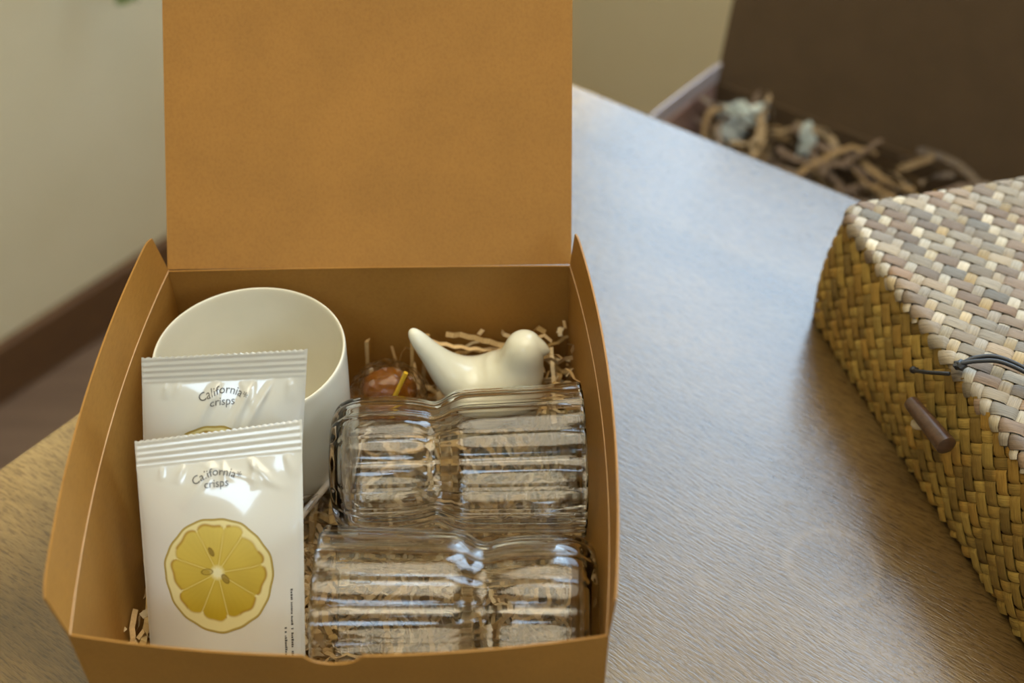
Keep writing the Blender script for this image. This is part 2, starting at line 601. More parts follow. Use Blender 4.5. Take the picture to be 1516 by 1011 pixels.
def limit1(x, y):
    if y > 0.1130 + 0.02 * x or y < -0.1140 - 0.006 * bow((x + .1065) / .22) or x < -0.1115 or x > 0.1110: return None
    if math.hypot(x - MUG_C[0], y - MUG_C[1]) < 0.050:
        return 0.0035 if math.hypot(x - MUG_C[0], y - MUG_C[1]) < 0.043 else 0.02
    H = 0.017
    if -0.018 < x < 0.112 and y < 0.055: H = 0.0165
    if y > 0.055 and x > -0.012:
        H = 0.030
        if x > 0.088: H = 0.066
        elif y > 0.1: H = 0.058
        elif 0.022 < x and y > 0.060: H = 0.022
    if -0.034 < x < -0.016 and y < 0.035: H = 0.038 if y < -0.02 else 0.0185
    if x < -0.100: H = 0.036
    if x < -0.02 and -0.1 < y < 0.005 and x > -0.1: H = 0.006
    return H


def samp1(R):
    while True:
        k = R.random()
        if k < 0.52: x, y = R.uniform(-0.02, 0.11), R.uniform(-0.118, 0.055)
        elif k < 0.62: x, y = R.uniform(0.086, 0.11), R.uniform(0.04, 0.113)
        elif k < 0.76: x, y = R.uniform(-0.012, 0.108), R.uniform(0.06, 0.113)
        elif k < 0.92: x, y = R.uniform(-0.034, -0.018), R.uniform(-0.11, 0.03)
        else: x, y = R.uniform(-0.11, -0.1), R.uniform(-0.113, 0.03)
        if limit1(x, y) is not None: return x, y


o = shreds('shredded_paper', 1250, samp1, limit1)
prop(o, 'brown crinkle cut paper filling the open kraft gift box', 'paper filling', kind='stuff')

# ------------------------------------------------------------------ mug
M_mug = mat_new('cream_glaze', (0.70, 0.66, 0.54), 0.22)
_n = noise(M_mug, 35, 3)
L(M_mug, ramp(M_mug, _n, [(0.3, (0.68, 0.645, 0.525)), (0.7, (0.72, 0.68, 0.56))]), BS(M_mug).inputs['Base Color'])


def lathe(profile, seg, axis_fn=None):
    V, F = [], []
    n = len(profile)
    for (r, z) in profile:
        for k in range(seg):
            a = 2 * math.pi * k / seg
            V.append((r * math.cos(a), r * math.sin(a), z))
    for i in range(n - 1):
        for k in range(seg):
            a = i * seg + k; b = i * seg + (k + 1) % seg
            F.append((a, b, b + seg, a + seg))
    return V, F


def smooth_profile(pts, n):
    return [tuple(p) for p in spline(np.array(pts), n)]


prof = smooth_profile([(0.0005, 0.0045), (0.026, 0.0045), (0.0325, 0.0052), (0.0385, 0.0105), (0.0435, 0.022), (0.0468, 0.042), (0.0482, 0.065), (0.0490, 0.088), (0.0491, 0.0945), (0.0483, 0.0962), (0.0473, 0.0945), (0.0468, 0.085), (0.0455, 0.060), (0.0436, 0.038), (0.0395, 0.021), (0.033, 0.0132), (0.022, 0.0112), (0.0005, 0.0110)], 90)
V, F = lathe(prof, 96)
V = [(v[0] + MUG_C[0], v[1] + MUG_C[1], v[2]) for v in V]
o = mesh('mug', V, F, M_mug, None, True)
prop(o, 'round cream ceramic cup without handle behind the two white sachets', 'cup')

# ------------------------------------------------------------------ bird figurine
M_bird = mat_new('cream_porcelain', (0.72, 0.69, 0.54), 0.18)
_n = noise(M_bird, 45, 3)
L(M_bird, ramp(M_bird, _n, [(0.3, (0.70, 0.67, 0.52)), (0.7, (0.74, 0.71, 0.57))]), BS(M_bird).inputs['Base Color'])
BY = 0.080
# spine of the body: x, z, half height, half width
spine = np.array([
    (0.0200, 0.0893, 0.0006, 0.0008),
    (0.0212, 0.0868, 0.0032, 0.0040),
    (0.0250, 0.0800, 0.0048, 0.0066),
    (0.0310, 0.0700, 0.0062, 0.0085),
    (0.0390, 0.0580, 0.0098, 0.0120),
    (0.0490, 0.0490, 0.0138, 0.0165),
    (0.0600, 0.0460, 0.0170, 0.0195),
    (0.0700, 0.0490, 0.0185, 0.0195),
    (0.0765, 0.0570, 0.0165, 0.0165),
    (0.0795, 0.0660, 0.0126, 0.0128),
    (0.0808, 0.0735, 0.0113, 0.0118),
    (0.0806, 0.0790, 0.0096, 0.0100),
    (0.0802, 0.0830, 0.0062, 0.0064),
    (0.0800, 0.0848, 0.0008, 0.0008)])
sp = spline(spine, 90)
V, F = [], []
SEG = 40
T = np.gradient(sp[:, :2], axis=0); T /= np.linalg.norm(T, axis=1)[:, None]
for i in range(len(sp)):
    nx, nz = -T[i][1], T[i][0]
    for k in range(SEG):
        a = 2 * math.pi * k / SEG
        h = max(sp[i][2], .0004) * math.cos(a); w = max(sp[i][3], .0004) * math.sin(a)
        V.append((sp[i][0] + nx * h, BY + w, sp[i][1] + nz * h))
for i in range(len(sp) - 1):
    for k in range(SEG):
        a = i * SEG + k; b = i * SEG + (k + 1) % SEG
        F.append((a, b, b + SEG, a + SEG))
F.append(tuple(range(SEG))[::-1]); F.append(tuple((len(sp) - 1) * SEG + k for k in range(SEG)))
bird = thing('bird_figurine', 'small cream porcelain bird with raised tail in the kraft gift box', 'figurine', (0.06, BY, 0.027))
o = mesh('body', V, F, M_bird, bird, True)
outward(o)
md = o.modifiers.new('one_skin', 'REMESH'); md.mode = 'VOXEL'; md.voxel_size = 0.0010; md.use_smooth_shade = True
md = o.modifiers.new('soften', 'SMOOTH'); md.factor = 0.5; md.iterations = 60
bp = spline(np.array([(0.0865, BY, 0.0745, .0075), (0.0900, BY, 0.0737, .0052), (0.0930, BY, 0.0727, .0028), (0.0948, BY, 0.0720, .0008)]), 14)
V, F = tube(bp[:, :3], np.maximum(bp[:, 3], .0004), 20)
mesh('beak', V, F, M_bird, bird, True)
bm = bmesh.new(); bmesh.ops.create_cone(bm, segments=36, radius1=0.011, radius2=0.013, depth=0.008, cap_ends=True, matrix=Matrix.Translation((0.060, BY, 0.0295)))
from_bm('foot', bm, M_bird, bird, True)

# ------------------------------------------------------------------ fluted glasses
M_glass = mat_new('clear_glass', (0.985, 0.985, 0.975), 0.0, Transmission_Weight=1.0, IOR=1.42)
NFL = 16


def glass_mesh():
    out = [(0.0000, 0.0005), (0.0000, 0.018), (0.0003, 0.0255), (0.0022, 0.0298), (0.0060, 0.0328), (0.0120, 0.0343), (0.0220, 0.0348), (0.0360, 0.0345), (0.0470, 0.0331), (0.0535, 0.0316), (0.0580, 0.0326), (0.0630, 0.0358), (0.0690, 0.0372), (0.0850, 0.0378), (0.1050, 0.0384), (0.1225, 0.0391), (0.1245, 0.0388), (0.1252, 0.0383), (0.1244, 0.0377)]
    inn = [(0.1220, 0.0375), (0.1050, 0.0369), (0.0850, 0.0363), (0.0695, 0.0357), (0.0638, 0.0343), (0.0586, 0.0311), (0.0537, 0.0301), (0.0470, 0.0316), (0.0360, 0.0330), (0.0220, 0.0333), (0.0130, 0.0327), (0.0075, 0.0305), (0.0050, 0.0245), (0.0045, 0.0120), (0.0045, 0.0005)]
    sh = lambda P: [(x - 0.0035 * math.exp(-((x - 0.056) / 0.016) ** 2), r) for x, r in P]
    out, inn = sh(out), sh(inn)
    po = spline(np.array(out), 150); pi_ = spline(np.array(inn), 110)
    P = np.vstack([po, pi_])
    seg = NFL * 12
    a = np.linspace(0, 2 * math.pi, seg, endpoint=False)
    ph = (a * NFL / (2 * math.pi)) % 1.0
    groove = np.exp(-((ph - 0.5) / 0.11) ** 2)             # broad flat ribs parted by narrow grooves
    wave = 0.35 * np.cos(NFL * a) - 1.15 * groove
    V = []
    for i, (x, r) in enumerate(P):
        r = max(r, 0.0005)
        amp = (0.00062 if i < len(po) else 0.00058)
        amp *= min(1, max(0, (r - 0.020) / 0.010)) * (1 + 1.1 * min(1, max(0, (x - 0.112) / 0.010)))
        rr = r + amp * wave
        V.append(np.stack([np.full(seg, x), rr * np.cos(a), rr * np.sin(a)], 1))
    V = np.vstack(V)
    F = []
    n = len(P)
    for i in range(n - 1):
        for k in range(seg):
            q = i * seg + k; b = i * seg + (k + 1) % seg
            F.append((q, q + seg, b + seg, b))
    F.append(tuple(range(seg)))
    F.append(tuple((n - 1) * seg + k for k in range(seg))[::-1])
    return V, F


GV, GF = glass_mesh()
g1 = mesh('fluted_glass', GV, GF, M_glass, None, True)
outward(g1)
g1.location = (-0.0150, 0.0105, 0.0585)
g1.rotation_euler = (0.10, math.radians(-0.6), math.radians(1.6))
prop(g1, 'clear ribbed drinking glass lying nearest the bird, rim to the right', 'glass', 'ribbed glasses lying in the gift box')
g2 = g1.copy(); COL.objects.link(g2)
g2.location = (0.1135, -0.0745, 0.0560)
g2.rotation_euler = (0.05, math.radians(1.0), math.radians(180 - 0.8))
prop(g2, 'clear ribbed drinking glass lying behind the thumb notch, base to the right', 'glass', 'ribbed glasses lying in the gift box')

# ------------------------------------------------------------------ lollipop behind the glass
M_amber = mat_new('amber_candy', (0.50, 0.17, 0.010), 0.06, Transmission_Weight=0.6, IOR=1.5)
M_yellow = mat_new('yellow_candy', (0.60, 0.37, 0.03), 0.25)
M_stick = mat_new('paper_stick', (0.62, 0.52, 0.40), 0.6)
M_cello = mat_new('cellophane', (0.97, 0.95, 0.92), 0.04, Transmission_Weight=1.0, IOR=1.25)
lol = thing('lollipop', 'amber lollipop in clear wrap lying between cup and bird', 'lollipop', (0.002, 0.074, 0.02))
bm = bmesh.new(); bmesh.ops.create_icosphere(bm, subdivisions=4, radius=1)
for v in bm.verts:
    n = 1 + 0.03 * math.sin(7 * v.co.x + 3 * v.co.y)
    v.co = Vector((v.co.x * 0.0155 * n + 0.0065, v.co.y * 0.0130 + 0.076, v.co.z * 0.0150 * n + 0.0445))
from_bm('candy_head', bm, M_amber, lol, True)
V, F = tube(spline(np.array([(0.0180, 0.0660, 0.0700), (0.0140, 0.0640, 0.0610), (0.0100, 0.0622, 0.0520), (0.0080, 0.0615, 0.0460)]), 16), 0.0013, 10)
mesh('yellow_stripe', V, F, M_yellow, lol, True)
V, F = tube([(-0.0372, 0.0000, 0.0260), (-0.0240, 0.0300, 0.0225), (-0.0165, 0.0430, 0.0225), (-0.002, 0.068, 0.036)], 0.0018, 12)
mesh('stick', V, F, M_stick, lol, True)
# crumpled wrap around the head
bm = bmesh.new(); bmesh.ops.create_icosphere(bm, subdivisions=4, radius=1)
rr = random.Random(3)
dirs = [Vector((rr.gauss(0, 1), rr.gauss(0, 1), rr.gauss(0, 1))).normalized() for _ in range(16)]
for v in bm.verts:
    d = v.co.normalized()
    k = max(d.dot(q) for q in dirs)
    s = 1.0 + 0.22 * (k - 0.75) + 0.05 * math.sin(23 * d.x + 17 * d.y)
    v.co = Vector((d.x * 0.0205 * s + 0.0060, d.y * 0.0165 * s + 0.0765, d.z * 0.0185 * s + 0.0445))
wr = from_bm('clear_wrap', bm, M_cello, lol, False)
sm = wr.modifiers.new('thickness', 'SOLIDIFY'); sm.thickness = 0.00025
# tail of the wrap, fanned out where the stick leaves it
Vw, Fw = [], []
for i in range(9):
    for j in range(15):
        a = (j / 14 - 0.5) * 2.4
        l = 0.004 + 0.016 * i / 8
        w = 0.0016 * math.sin(j * 2.6) * i / 8
        ax = np.array([-0.0265, 0.0215, 0.0220]); d = np.array([-0.36, -0.80, 0.10]); sd = np.array([0.85, -0.42, 0.0])
        Vw.append(ax + d * l * math.cos(a) * .9 + sd * l * math.sin(a) * .55 + np.array([0, 0, w + .004 * math.cos(a)]))
Fw = grid_faces(9, 15)
wt = mesh('wrap_tail', Vw, Fw, M_cello, lol, False)
sm = wt.modifiers.new('thickness', 'SOLIDIFY'); sm.thickness = 0.0002

# ------------------------------------------------------------------ sachets
M_sachet = mat_new('white_film', (0.66, 0.66, 0.62), 0.22, Coat_Weight=0.9, Coat_Roughness=0.04, Coat_IOR=1.6)
M_ink = mat_new('grey_ink', (0.10, 0.10, 0.10), 0.35)
M_print = attr_mat('printed_lemon', 0.22, 0.5)
BS(M_print).inputs['Coat Weight'].default_value = 0.4
BS(M_print).inputs['Coat Roughness'].default_value = 0.06


class Sachet:
    """corner points of the visible front sheet; s runs 0..1 across, t 0..1 from BL/BR to TL/TR, below 0 it goes on to the floor"""
    def __init__(self, TL, TR, BL, BR, t0, seed, folds, full=0.0078, rise=0.42):
        self.c = [np.array(p, float) for p in (TL, TR, BL, BR)]
        self.t0 = t0
        self.full, self.rise = full, rise
        n = np.cross(self.c[1] - self.c[0], self.c[0] - self.c[2]); n /= np.linalg.norm(n)
        if n[1] > 0: n = -n
        self.n = n
        self.W = np.linalg.norm(self.c[1] - self.c[0])
        self.Lh = np.linalg.norm((self.c[0] + self.c[1]) / 2 - (self.c[2] + self.c[3]) / 2)
        self.folds = folds
        r = np.random.default_rng(seed)
        self.ph = r.uniform(0, 6.28, 6)

    def flat(self, s, t):
        TL, TR, BL, BR = self.c
        s = s[..., None]; t = t[..., None]
        return (BL * (1 - s) + BR * s) * (1 - t) + (TL * (1 - s) + TR * s) * t

    def height(self, s, t):
        seal = 0.0135 / self.Lh
        x = np.clip(1 - np.abs(2 * s - 1) ** 2.2, 0, 1) ** 0.75
        y = np.clip((1 - seal - t) / self.rise, 0, 1)
        y = 1 - (1 - y) ** 2.3
        yb = np.clip((t - self.t0 - 0.05) / 0.2, 0, 1); yb = yb * yb * (3 - 2 * yb)
        h = self.full * x * y * (0.35 + 0.65 * yb)
        # ridged seal
        k = (1 - t) * self.Lh
        insl = np.clip(1 - np.abs(k - 0.0066) / 0.0062, 0, 1) > 0
        h = h + np.where(insl, 0.00019 * np.sin(k / 0.0030 * 2 * np.pi), 0)
        # creases fanning out below the seal
        sx = s * self.W; ty = (1 - seal - t) * self.Lh
        for (x0, ang, ln, sg, am) in self.folds:
            dx = sx - x0 * self.W
            c_, s_ = math.cos(ang), math.sin(ang)
            al = dx * s_ + ty * c_; pe = dx * c_ - ty * s_
            wdt = sg * (0.35 + 0.65 * np.clip(al / ln, 0, 1))
            e = am * np.exp(-(pe / wdt) ** 2) * np.clip(al / (ln * .25), 0, 1) * np.clip(1 - al / ln, 0, 1) ** 0.8
            h = h + np.where(ty > 0, e, 0)
        h = h + 0.00025 * x * np.clip(ty / 0.02, 0, 1) * (np.sin(9 * s + 5 * t + self.ph[0]) + np.sin(14 * t - 6 * s + self.ph[1]))
        return h

    def at(self, s, t, lift=0.0):
        s = np.asarray(s, float); t = np.asarray(t, float)
        k = (1 - t) * self.Lh
        wf = np.interp(k, [0, 0.0135, 0.022, 0.05, 0.2], [0.972, 1.0, 0.988, 0.984, 0.990])
        h = self.height(s, t) + lift
        s = 0.5 + (s - 0.5) * wf
        return self.flat(s, t) + self.n * h[..., None]
        return self.flat(s, t) + self.n * (self.height(s, t) + lift)[..., None]

    def build(self, name, label):
        root = thing(name, label, 'sachet', tuple(self.flat(np.array(.5), np.array(self.t0))), 'white fruit crisp sachets')
        nx, ny = 110, 200
        s, u = np.meshgrid(np.linspace(0, 1, nx), np.linspace(0, 1, ny))
        saw = 0.0009 / self.Lh * (np.abs(((s * 27) % 1) * 2 - 1) - 0.5)
        t = self.t0 + (1 - self.t0) * u + saw * np.clip((u - 0.97) / 0.03, 0, 1)
        front = self.at(s, t)
        hb = 0.55 * np.maximum(self.height(s, t), 0)
        back = self.flat(s, t) - self.n * (hb + 0.00025)[..., None]
        V = np.concatenate([front.reshape(-1, 3), back.reshape(-1, 3)])
        k = nx * ny
        F = [tuple(f) for f in grid_faces(ny, nx)] + [tuple(f) for f in grid_faces(ny, nx, k, True)]
        idx = np.arange(k).reshape(ny, nx)
        loop = list(idx[0, :]) + list(idx[1:, -1]) + list(idx[-1, ::-1][1:]) + list(idx[::-1, 0][1:-1])
        F += [(a, b, b + k, a + k) for a, b in zip(loop, loop[1:] + loop[:1])]
        mesh('film_pouch', V, F, M_sachet, root, True)
        return root


def lemon_colors(x, y):
    """x, y in units of the slice radius; returns rgb (albedo)"""
    r = np.hypot(x, y); th = np.degrees(np.arctan2(y, x))
    wob = 0.012 * np.sin(np.radians(3 * th) + 1) + 0.010 * np.sin(np.radians(7 * th)) + 0.006 * np.sin(np.radians(17 * th) + 2)
    C = np.empty(x.shape + (3,)); C[:] = (0.72, 0.65, 0.33)                    # pith
    mem = np.array([163, 116, 78.5, 53, 8, -31, -78, -114, -152.6])
    cx, cy = 0.0, 0.06
    rx, ry = x - cx, y - cy
    rc = np.hypot(rx, ry); tc = np.degrees(np.arctan2(ry, rx))
    ms = np.sort(mem)
    i = np.searchsorted(ms, tc) % 9
    lo = ms[i - 1]; hi = ms[i]
    span = (hi - lo) % 360; pos = ((tc - lo) % 360) / span
    rim = 0.83 + wob * 2 + 0.03 * np.sin(pos * np.pi) + 0.02 * np.sin(i * 2.3) - 0.06 * (np.abs(2 * pos - 1) ** 9)
    d = np.minimum(pos, 1 - pos) * np.radians(span) * rc
    flesh = np.clip((rim - rc) / 0.03, 0, 1) * np.clip((rc - 0.09) / 0.06, 0, 1)
    g = np.clip((y + 0.9) / 1.8, 0, 1)[..., None]
    fc = np.array([0.42, 0.29, 0.012]) * (1 - g) + np.array([0.60, 0.48, 0.11]) * g
    stri = 1 + 0.012 * np.sin(pos * 31 + 5 * rc + i) + 0.04 * np.sin(7 * x + 5 * y + i * 2.1)
    fc = fc * stri[..., None]
    C = C * (1 - flesh[..., None]) + fc * flesh[..., None]
    mb = (np.exp(-(d / 0.011) ** 2) * np.clip((rim - rc) / .03, 0, 1) * 0.75)[..., None]
    C = C * (1 - mb) + np.array([0.66, 0.56, 0.20]) * mb
    # dried brown outer edge of the segments
    eb = np.exp(-((rim - rc - 0.015) / 0.022) ** 2) * (d > 0.02) * (0.35 + 0.5 * (np.sin(i * 1.7 + pos * 3) > -0.2))
    eb = eb[..., None]; C = C * (1 - eb) + np.array([0.33, 0.18, 0.015]) * eb
    # membrane shade lines
    ml = np.exp(-((d - 0.019) / 0.009) ** 2) * np.clip((rim - rc) / .05, 0, 1) * np.clip((rc - .12) / .1, 0, 1) * 0.5
    ml = ml[..., None]; C = C * (1 - ml) + np.array([0.36, 0.24, 0.02]) * ml
    # core
    co = np.clip((0.10 - rc) / 0.04, 0, 1)[..., None]; C = C * (1 - co) + np.array([0.74, 0.70, 0.42]) * co
    # rind outline
    ro = np.clip((r - (0.955 + wob)) / 0.015, 0, 1)[..., None]; C = C * (1 - ro) + np.array([0.36, 0.27, 0.07]) * ro
    # seeds
    for (sx, sy, a, l, w, dark) in ((-0.10, 0.42, -60, 0.085, 0.042, 0.9), (-0.19, 0.07, 5, 0.11, 0.055, 0.35), (0.14, -0.05, -55, 0.095, 0.055, 0.75)):
        ca, sa = math.cos(math.radians(a)), math.sin(math.radians(a))
        p = (x - sx) * ca + (y - sy) * sa; q = -(x - sx) * sa + (y - sy) * ca
        e = (p / l) ** 2 + (q / w) ** 2
        ins = np.clip((1 - e) / 0.15, 0, 1) * dark; edge = np.exp(-((e - 0.9) / 0.22) ** 2) * 0.8
        C = C * (1 - ins[..., None]) + np.array([0.22, 0.15, 0.03]) * ins[..., None]
        C = C * (1 - edge[..., None]) + np.array([0.13, 0.08, 0.01]) * edge[..., None]
    return np.clip(C, 0, 1)


def lemon(sa, root, sc, tc, rad):
    nr, na = 90, 220
    r, a = np.meshgrid(np.linspace(0.004, 1, nr), np.linspace(0, 2 * np.pi, na, endpoint=False), indexing='ij')
    x, y = r * np.cos(a), r * np.sin(a)
    th = np.degrees(a)
    out = 1 + 0.012 * np.sin(3 * a + 1) + 0.010 * np.sin(7 * a) + 0.006 * np.sin(17 * a + 2)
    P = sa.at(sc + x * out * rad / sa.W, tc + y * out * rad * 1.05 / sa.Lh, 0.00012)
    F = []
    for i in range(nr - 1):
        for k in range(na):
            q = i * na + k; b = i * na + (k + 1) % na
            F.append((q, q + na, b + na, b))
    F.append(tuple(range(na)))
    o = mesh('lemon_print', P.reshape(-1, 3), F, M_print, root, True)
    set_colors(o, lemon_colors(x * out, y * out).reshape(-1, 3))
    o['label'] = 'printed dried lemon slice with three seeds'


def text_verts(body, size):
    cu = bpy.data.curves.new('lettering', 'FONT')
    cu.body = body; cu.size = size; cu.align_x = 'CENTER'; cu.resolution_u = 3
    ob = bpy.data.objects.new('lettering', cu)
    COL.objects.link(ob)
    me = bpy.data.meshes.new_from_object(ob)
    V = np.array([v.co[:] for v in me.vertices]); F = [tuple(p.vertices) for p in me.polygons]
    bpy.data.objects.remove(ob); bpy.data.meshes.remove(me); bpy.data.curves.remove(cu)
    return V, F


def lettering(sa, root, sc, tc, size, tilt):
    V1, F1 = text_verts('California*', size)
    R = size * 3.4
    ang = V1[:, 0] / R
    X1 = (R + V1[:, 1]) * np.sin(ang); Y1 = (R + V1[:, 1]) * np.cos(ang) - R + size * 1.0
    V2, F2 = text_verts('crisps', size)
    X = np.concatenate([X1, V2[:, 0]]); Y = np.concatenate([Y1, V2[:, 1]])
    ct, st = math.cos(tilt), math.sin(tilt)
    X, Y = X * ct - Y * st, X * st + Y * ct
    P = sa.at(sc + X / sa.W, tc + Y / sa.Lh, 0.00025)
    F = F1 + [tuple(i + len(V1) for i in f) for f in F2]
    mesh('lettering', P, F, M_ink, root)


s1 = Sachet((-0.0967, -0.0236, 0.1150), (-0.0213, -0.0147, 0.1200), (-0.0963, -0.0735, 0.030), (-0.0220, -0.0815, 0.030), -0.27, 5,
            [(0.47, -0.62, 0.026, 0.0038, 0.0016), (0.52, 0.15, 0.012, 0.0022, 0.0010), (0.70, 0.10, 0.014, 0.0030, 0.0014), (0.66, 0.85, 0.024, 0.0026, 0.0013),
             (0.29, -0.45, 0.010, 0.0022, 0.0010), (0.15, -0.1, 0.007, 0.0016, 0.0008), (0.35, 1.25, 0.05, 0.0020, 0.0006), (0.9, 0.4, 0.012, 0.003, 0.0009)])
s2 = Sachet((-0.0955, 0.0070, 0.1380), (-0.0200, 0.0128, 0.1380), (-0.1085, -0.0262, 0.030), (-0.0330, -0.0290, 0.030), -0.20, 9,
            [(0.47, -0.45, 0.028, 0.0044, 0.0028), (0.68, -0.40, 0.032, 0.0038, 0.0027), (0.80, -0.5, 0.032, 0.0032, 0.0022), (0.15, -0.1, 0.008, 0.002, 0.0010),
             (0.23, -0.35, 0.008, 0.002, 0.0008), (0.90, 0.1, 0.012, 0.0028, 0.0013), (0.6, 0.6, 0.02, 0.003, 0.0008)], 0.0098, 0.36)
r2 = s2.build('fruit_sachet', 'rear white fruit crisp sachet leaning on the cream cup')
r1 = s1.build('fruit_sachet', 'front white fruit crisp sachet with whole lemon slice showing')
LEM = dict(sc=0.478, rad=0.0262)
lemon(s1, r1, 0.478, 0.375, 0.0262)
lettering(s1, r1, 0.485, 0.765, 0.0050, math.radians(2))
lemon(s2, r2, 0.478, 0.480, 0.0262)
lettering(s2, r2, 0.500, 0.795, 0.0050, math.radians(2))
# fine print down the right side, too small to read: rows of short strokes
for sa, root, cols in ((s1, r1, ((0.925, -0.02, 0.30), (0.885, -0.02, 0.14))),):
    V, F = [], []
    rr = random.Random(11)
    for (sx, ta, tb) in cols:
        t = ta
        while t < tb:
            l = rr.uniform(0.006, 0.012); w = 0.0150 * rr.uniform(0.6, 1.0)
            if rr.random() > 0.14:
                q = sa.at(np.array([sx, sx + w, sx + w, sx]), np.array([t, t, t + l * .7, t + l * .7]), 0.0002)
                b = len(V); V += list(q); F.append((b, b + 1, b + 2, b + 3))
            t += l
    mesh('fine_print', V, F, M_ink, root)

# ------------------------------------------------------------------ woven basket
_a = math.radians(14.5)
E2 = np.array([math.cos(_a), math.sin(_a), 0]); E1 = np.array([-math.sin(_a), math.cos(_a), 0]); UZ = np.array([0, 0, 1.0])
BC = np.array([0.263, 0.195, 0.0])
BLU, BLV, BH = 0.30, 0.38, 0.088
PIT_A, PIT_B = 0.0086, 0.0064                # spacing of the two strand directions


def wicker(name):
    m = mat_new(name, (0.5, 0.4, 0.25), 0.6, Specular_IOR_Level=0.3)
    a = N(m, 'ShaderNodeVertexColor', layer_name='Col')
    uv = N(m, 'ShaderNodeUVMap', uv_map='UVMap')
    st = noise(m, 1.0, 4, uv.outputs['UV'], (70, 1400, 1), 0.7)
    f = ramp(m, st, [(0.30, (0.42, 0.40, 0.37)), (0.52, (1.0, 1.0, 1.0)), (0.75, (1.25, 1.25, 1.22))])
    L(m, mix(m, a.outputs['Color'], f, 0.8, 'MULTIPLY'), BS(m).inputs['Base Color'])
    bump(m, st, 0.45, 0.0005)
    return m


M_strand = wicker('woven_grass')
M_core = mat_new('dark_weave_gap', (0.10, 0.065, 0.03), 0.8)
PAL_A = [(0.23, 0.185, 0.125), (0.29, 0.225, 0.145), (0.25, 0.155, 0.090), (0.185, 0.16, 0.125), (0.34, 0.28, 0.20), (0.21, 0.145, 0.095)]
PAL_B = [(0.40, 0.34, 0.24), (0.50, 0.44, 0.34), (0.36, 0.255, 0.12), (0.28, 0.23, 0.17), (0.42, 0.36, 0.28)]
PAL_S = [(0.34, 0.215, 0.045), (0.27, 0.165, 0.035), (0.42, 0.28, 0.065), (0.22, 0.135, 0.03), (0.37, 0.21, 0.04)]  # side strands: same grass, warm bounced light put into the colours


def map_lid(u, v, h):
    """unrolled lid sheet -> world; u<0 folds down the left side, v<0 down the far side"""
    r = 0.0055
    def fold(w):
        # returns horizontal coordinate, drop, and outward lean of the normal
        d = -w
        ang = np.clip((d + r) / r, 0, math.pi / 2)                 # the arc starts r before the edge
        hor = np.where(w > r * 0, w, w)
        x = np.where(d <= -r, w, r - r * np.sin(ang))
        z = np.where(d <= -r, 0, r * (1 - np.cos(ang)))
        ex = np.maximum(d + r - r * math.pi / 2, 0)
        z = z + np.where(d > -r, ex, 0)
        a = np.where(d <= -r, 0, ang)
        return x, z, a
    xu, zu, au = fold(u); xv, zv, av = fold(v)
    n = -E2 * np.sin(au)[..., None] + E1 * np.sin(av)[..., None] + UZ * (np.cos(au) * np.cos(av))[..., None]
    n = n / np.linalg.norm(n, axis=-1)[..., None]
    # the lid top sags a little and its edge waves
    top = BH + 0.0022 * (np.sin(17 * u + 3) * np.sin(13 * v + 1)) - 0.0015
    # rounded corner in plan
    R = 0.020
    ca, cb = np.clip((R - xu) / R, 0, 1), np.clip((R - xv) / R, 0, 1)
    xu = np.where((ca > 0) & (cb > 0), R - R * ca * np.sqrt(1 - cb ** 2 / 2), xu)
    xv = np.where((ca > 0) & (cb > 0), R - R * cb * np.sqrt(1 - ca ** 2 / 2), xv)
    P = BC + E2 * (xu + 0.0035)[..., None] - E1 * (xv + 0.003)[..., None] + UZ * (top - zu - zv)[..., None]
    return P + n * np.asarray(h)[..., None], zu + zv


def map_body(v, q, h):
    """unrolled body sheet: v along the left side (v<0 turns round the far corner), q = distance below its top"""
    r = 0.017
    z = 0.0835 - q
    bul = 0.0035 * np.sin(np.clip(z / 0.08, 0, 1) * math.pi) + 0.001
    L0 = r * math.pi / 2
    ang = np.clip((r - v) / r, 0, math.pi / 2)
    on = v < r
    inx = np.where(on, r - r * np.cos(ang), 0)       # along E2
    iny = np.where(on, r - r * np.sin(ang), v)       # along -E1
    ex = np.maximum((r - v) - L0, 0)
    inx = inx + ex
    nrm = -E2 * np.cos(ang)[..., None] * 1.0 + E1 * np.sin(ang)[..., None]
    nrm = np.where(on[..., None], nrm, -E2)
    P = BC + E2 * (inx + 0.0020 + 0.0035 * z / 0.08)[..., None] - E1 * (iny + 0.0020 + 0.0030 * z / 0.08)[..., None] + UZ * z[..., None]
    return P + nrm * (np.asarray(h) + bul)[..., None]


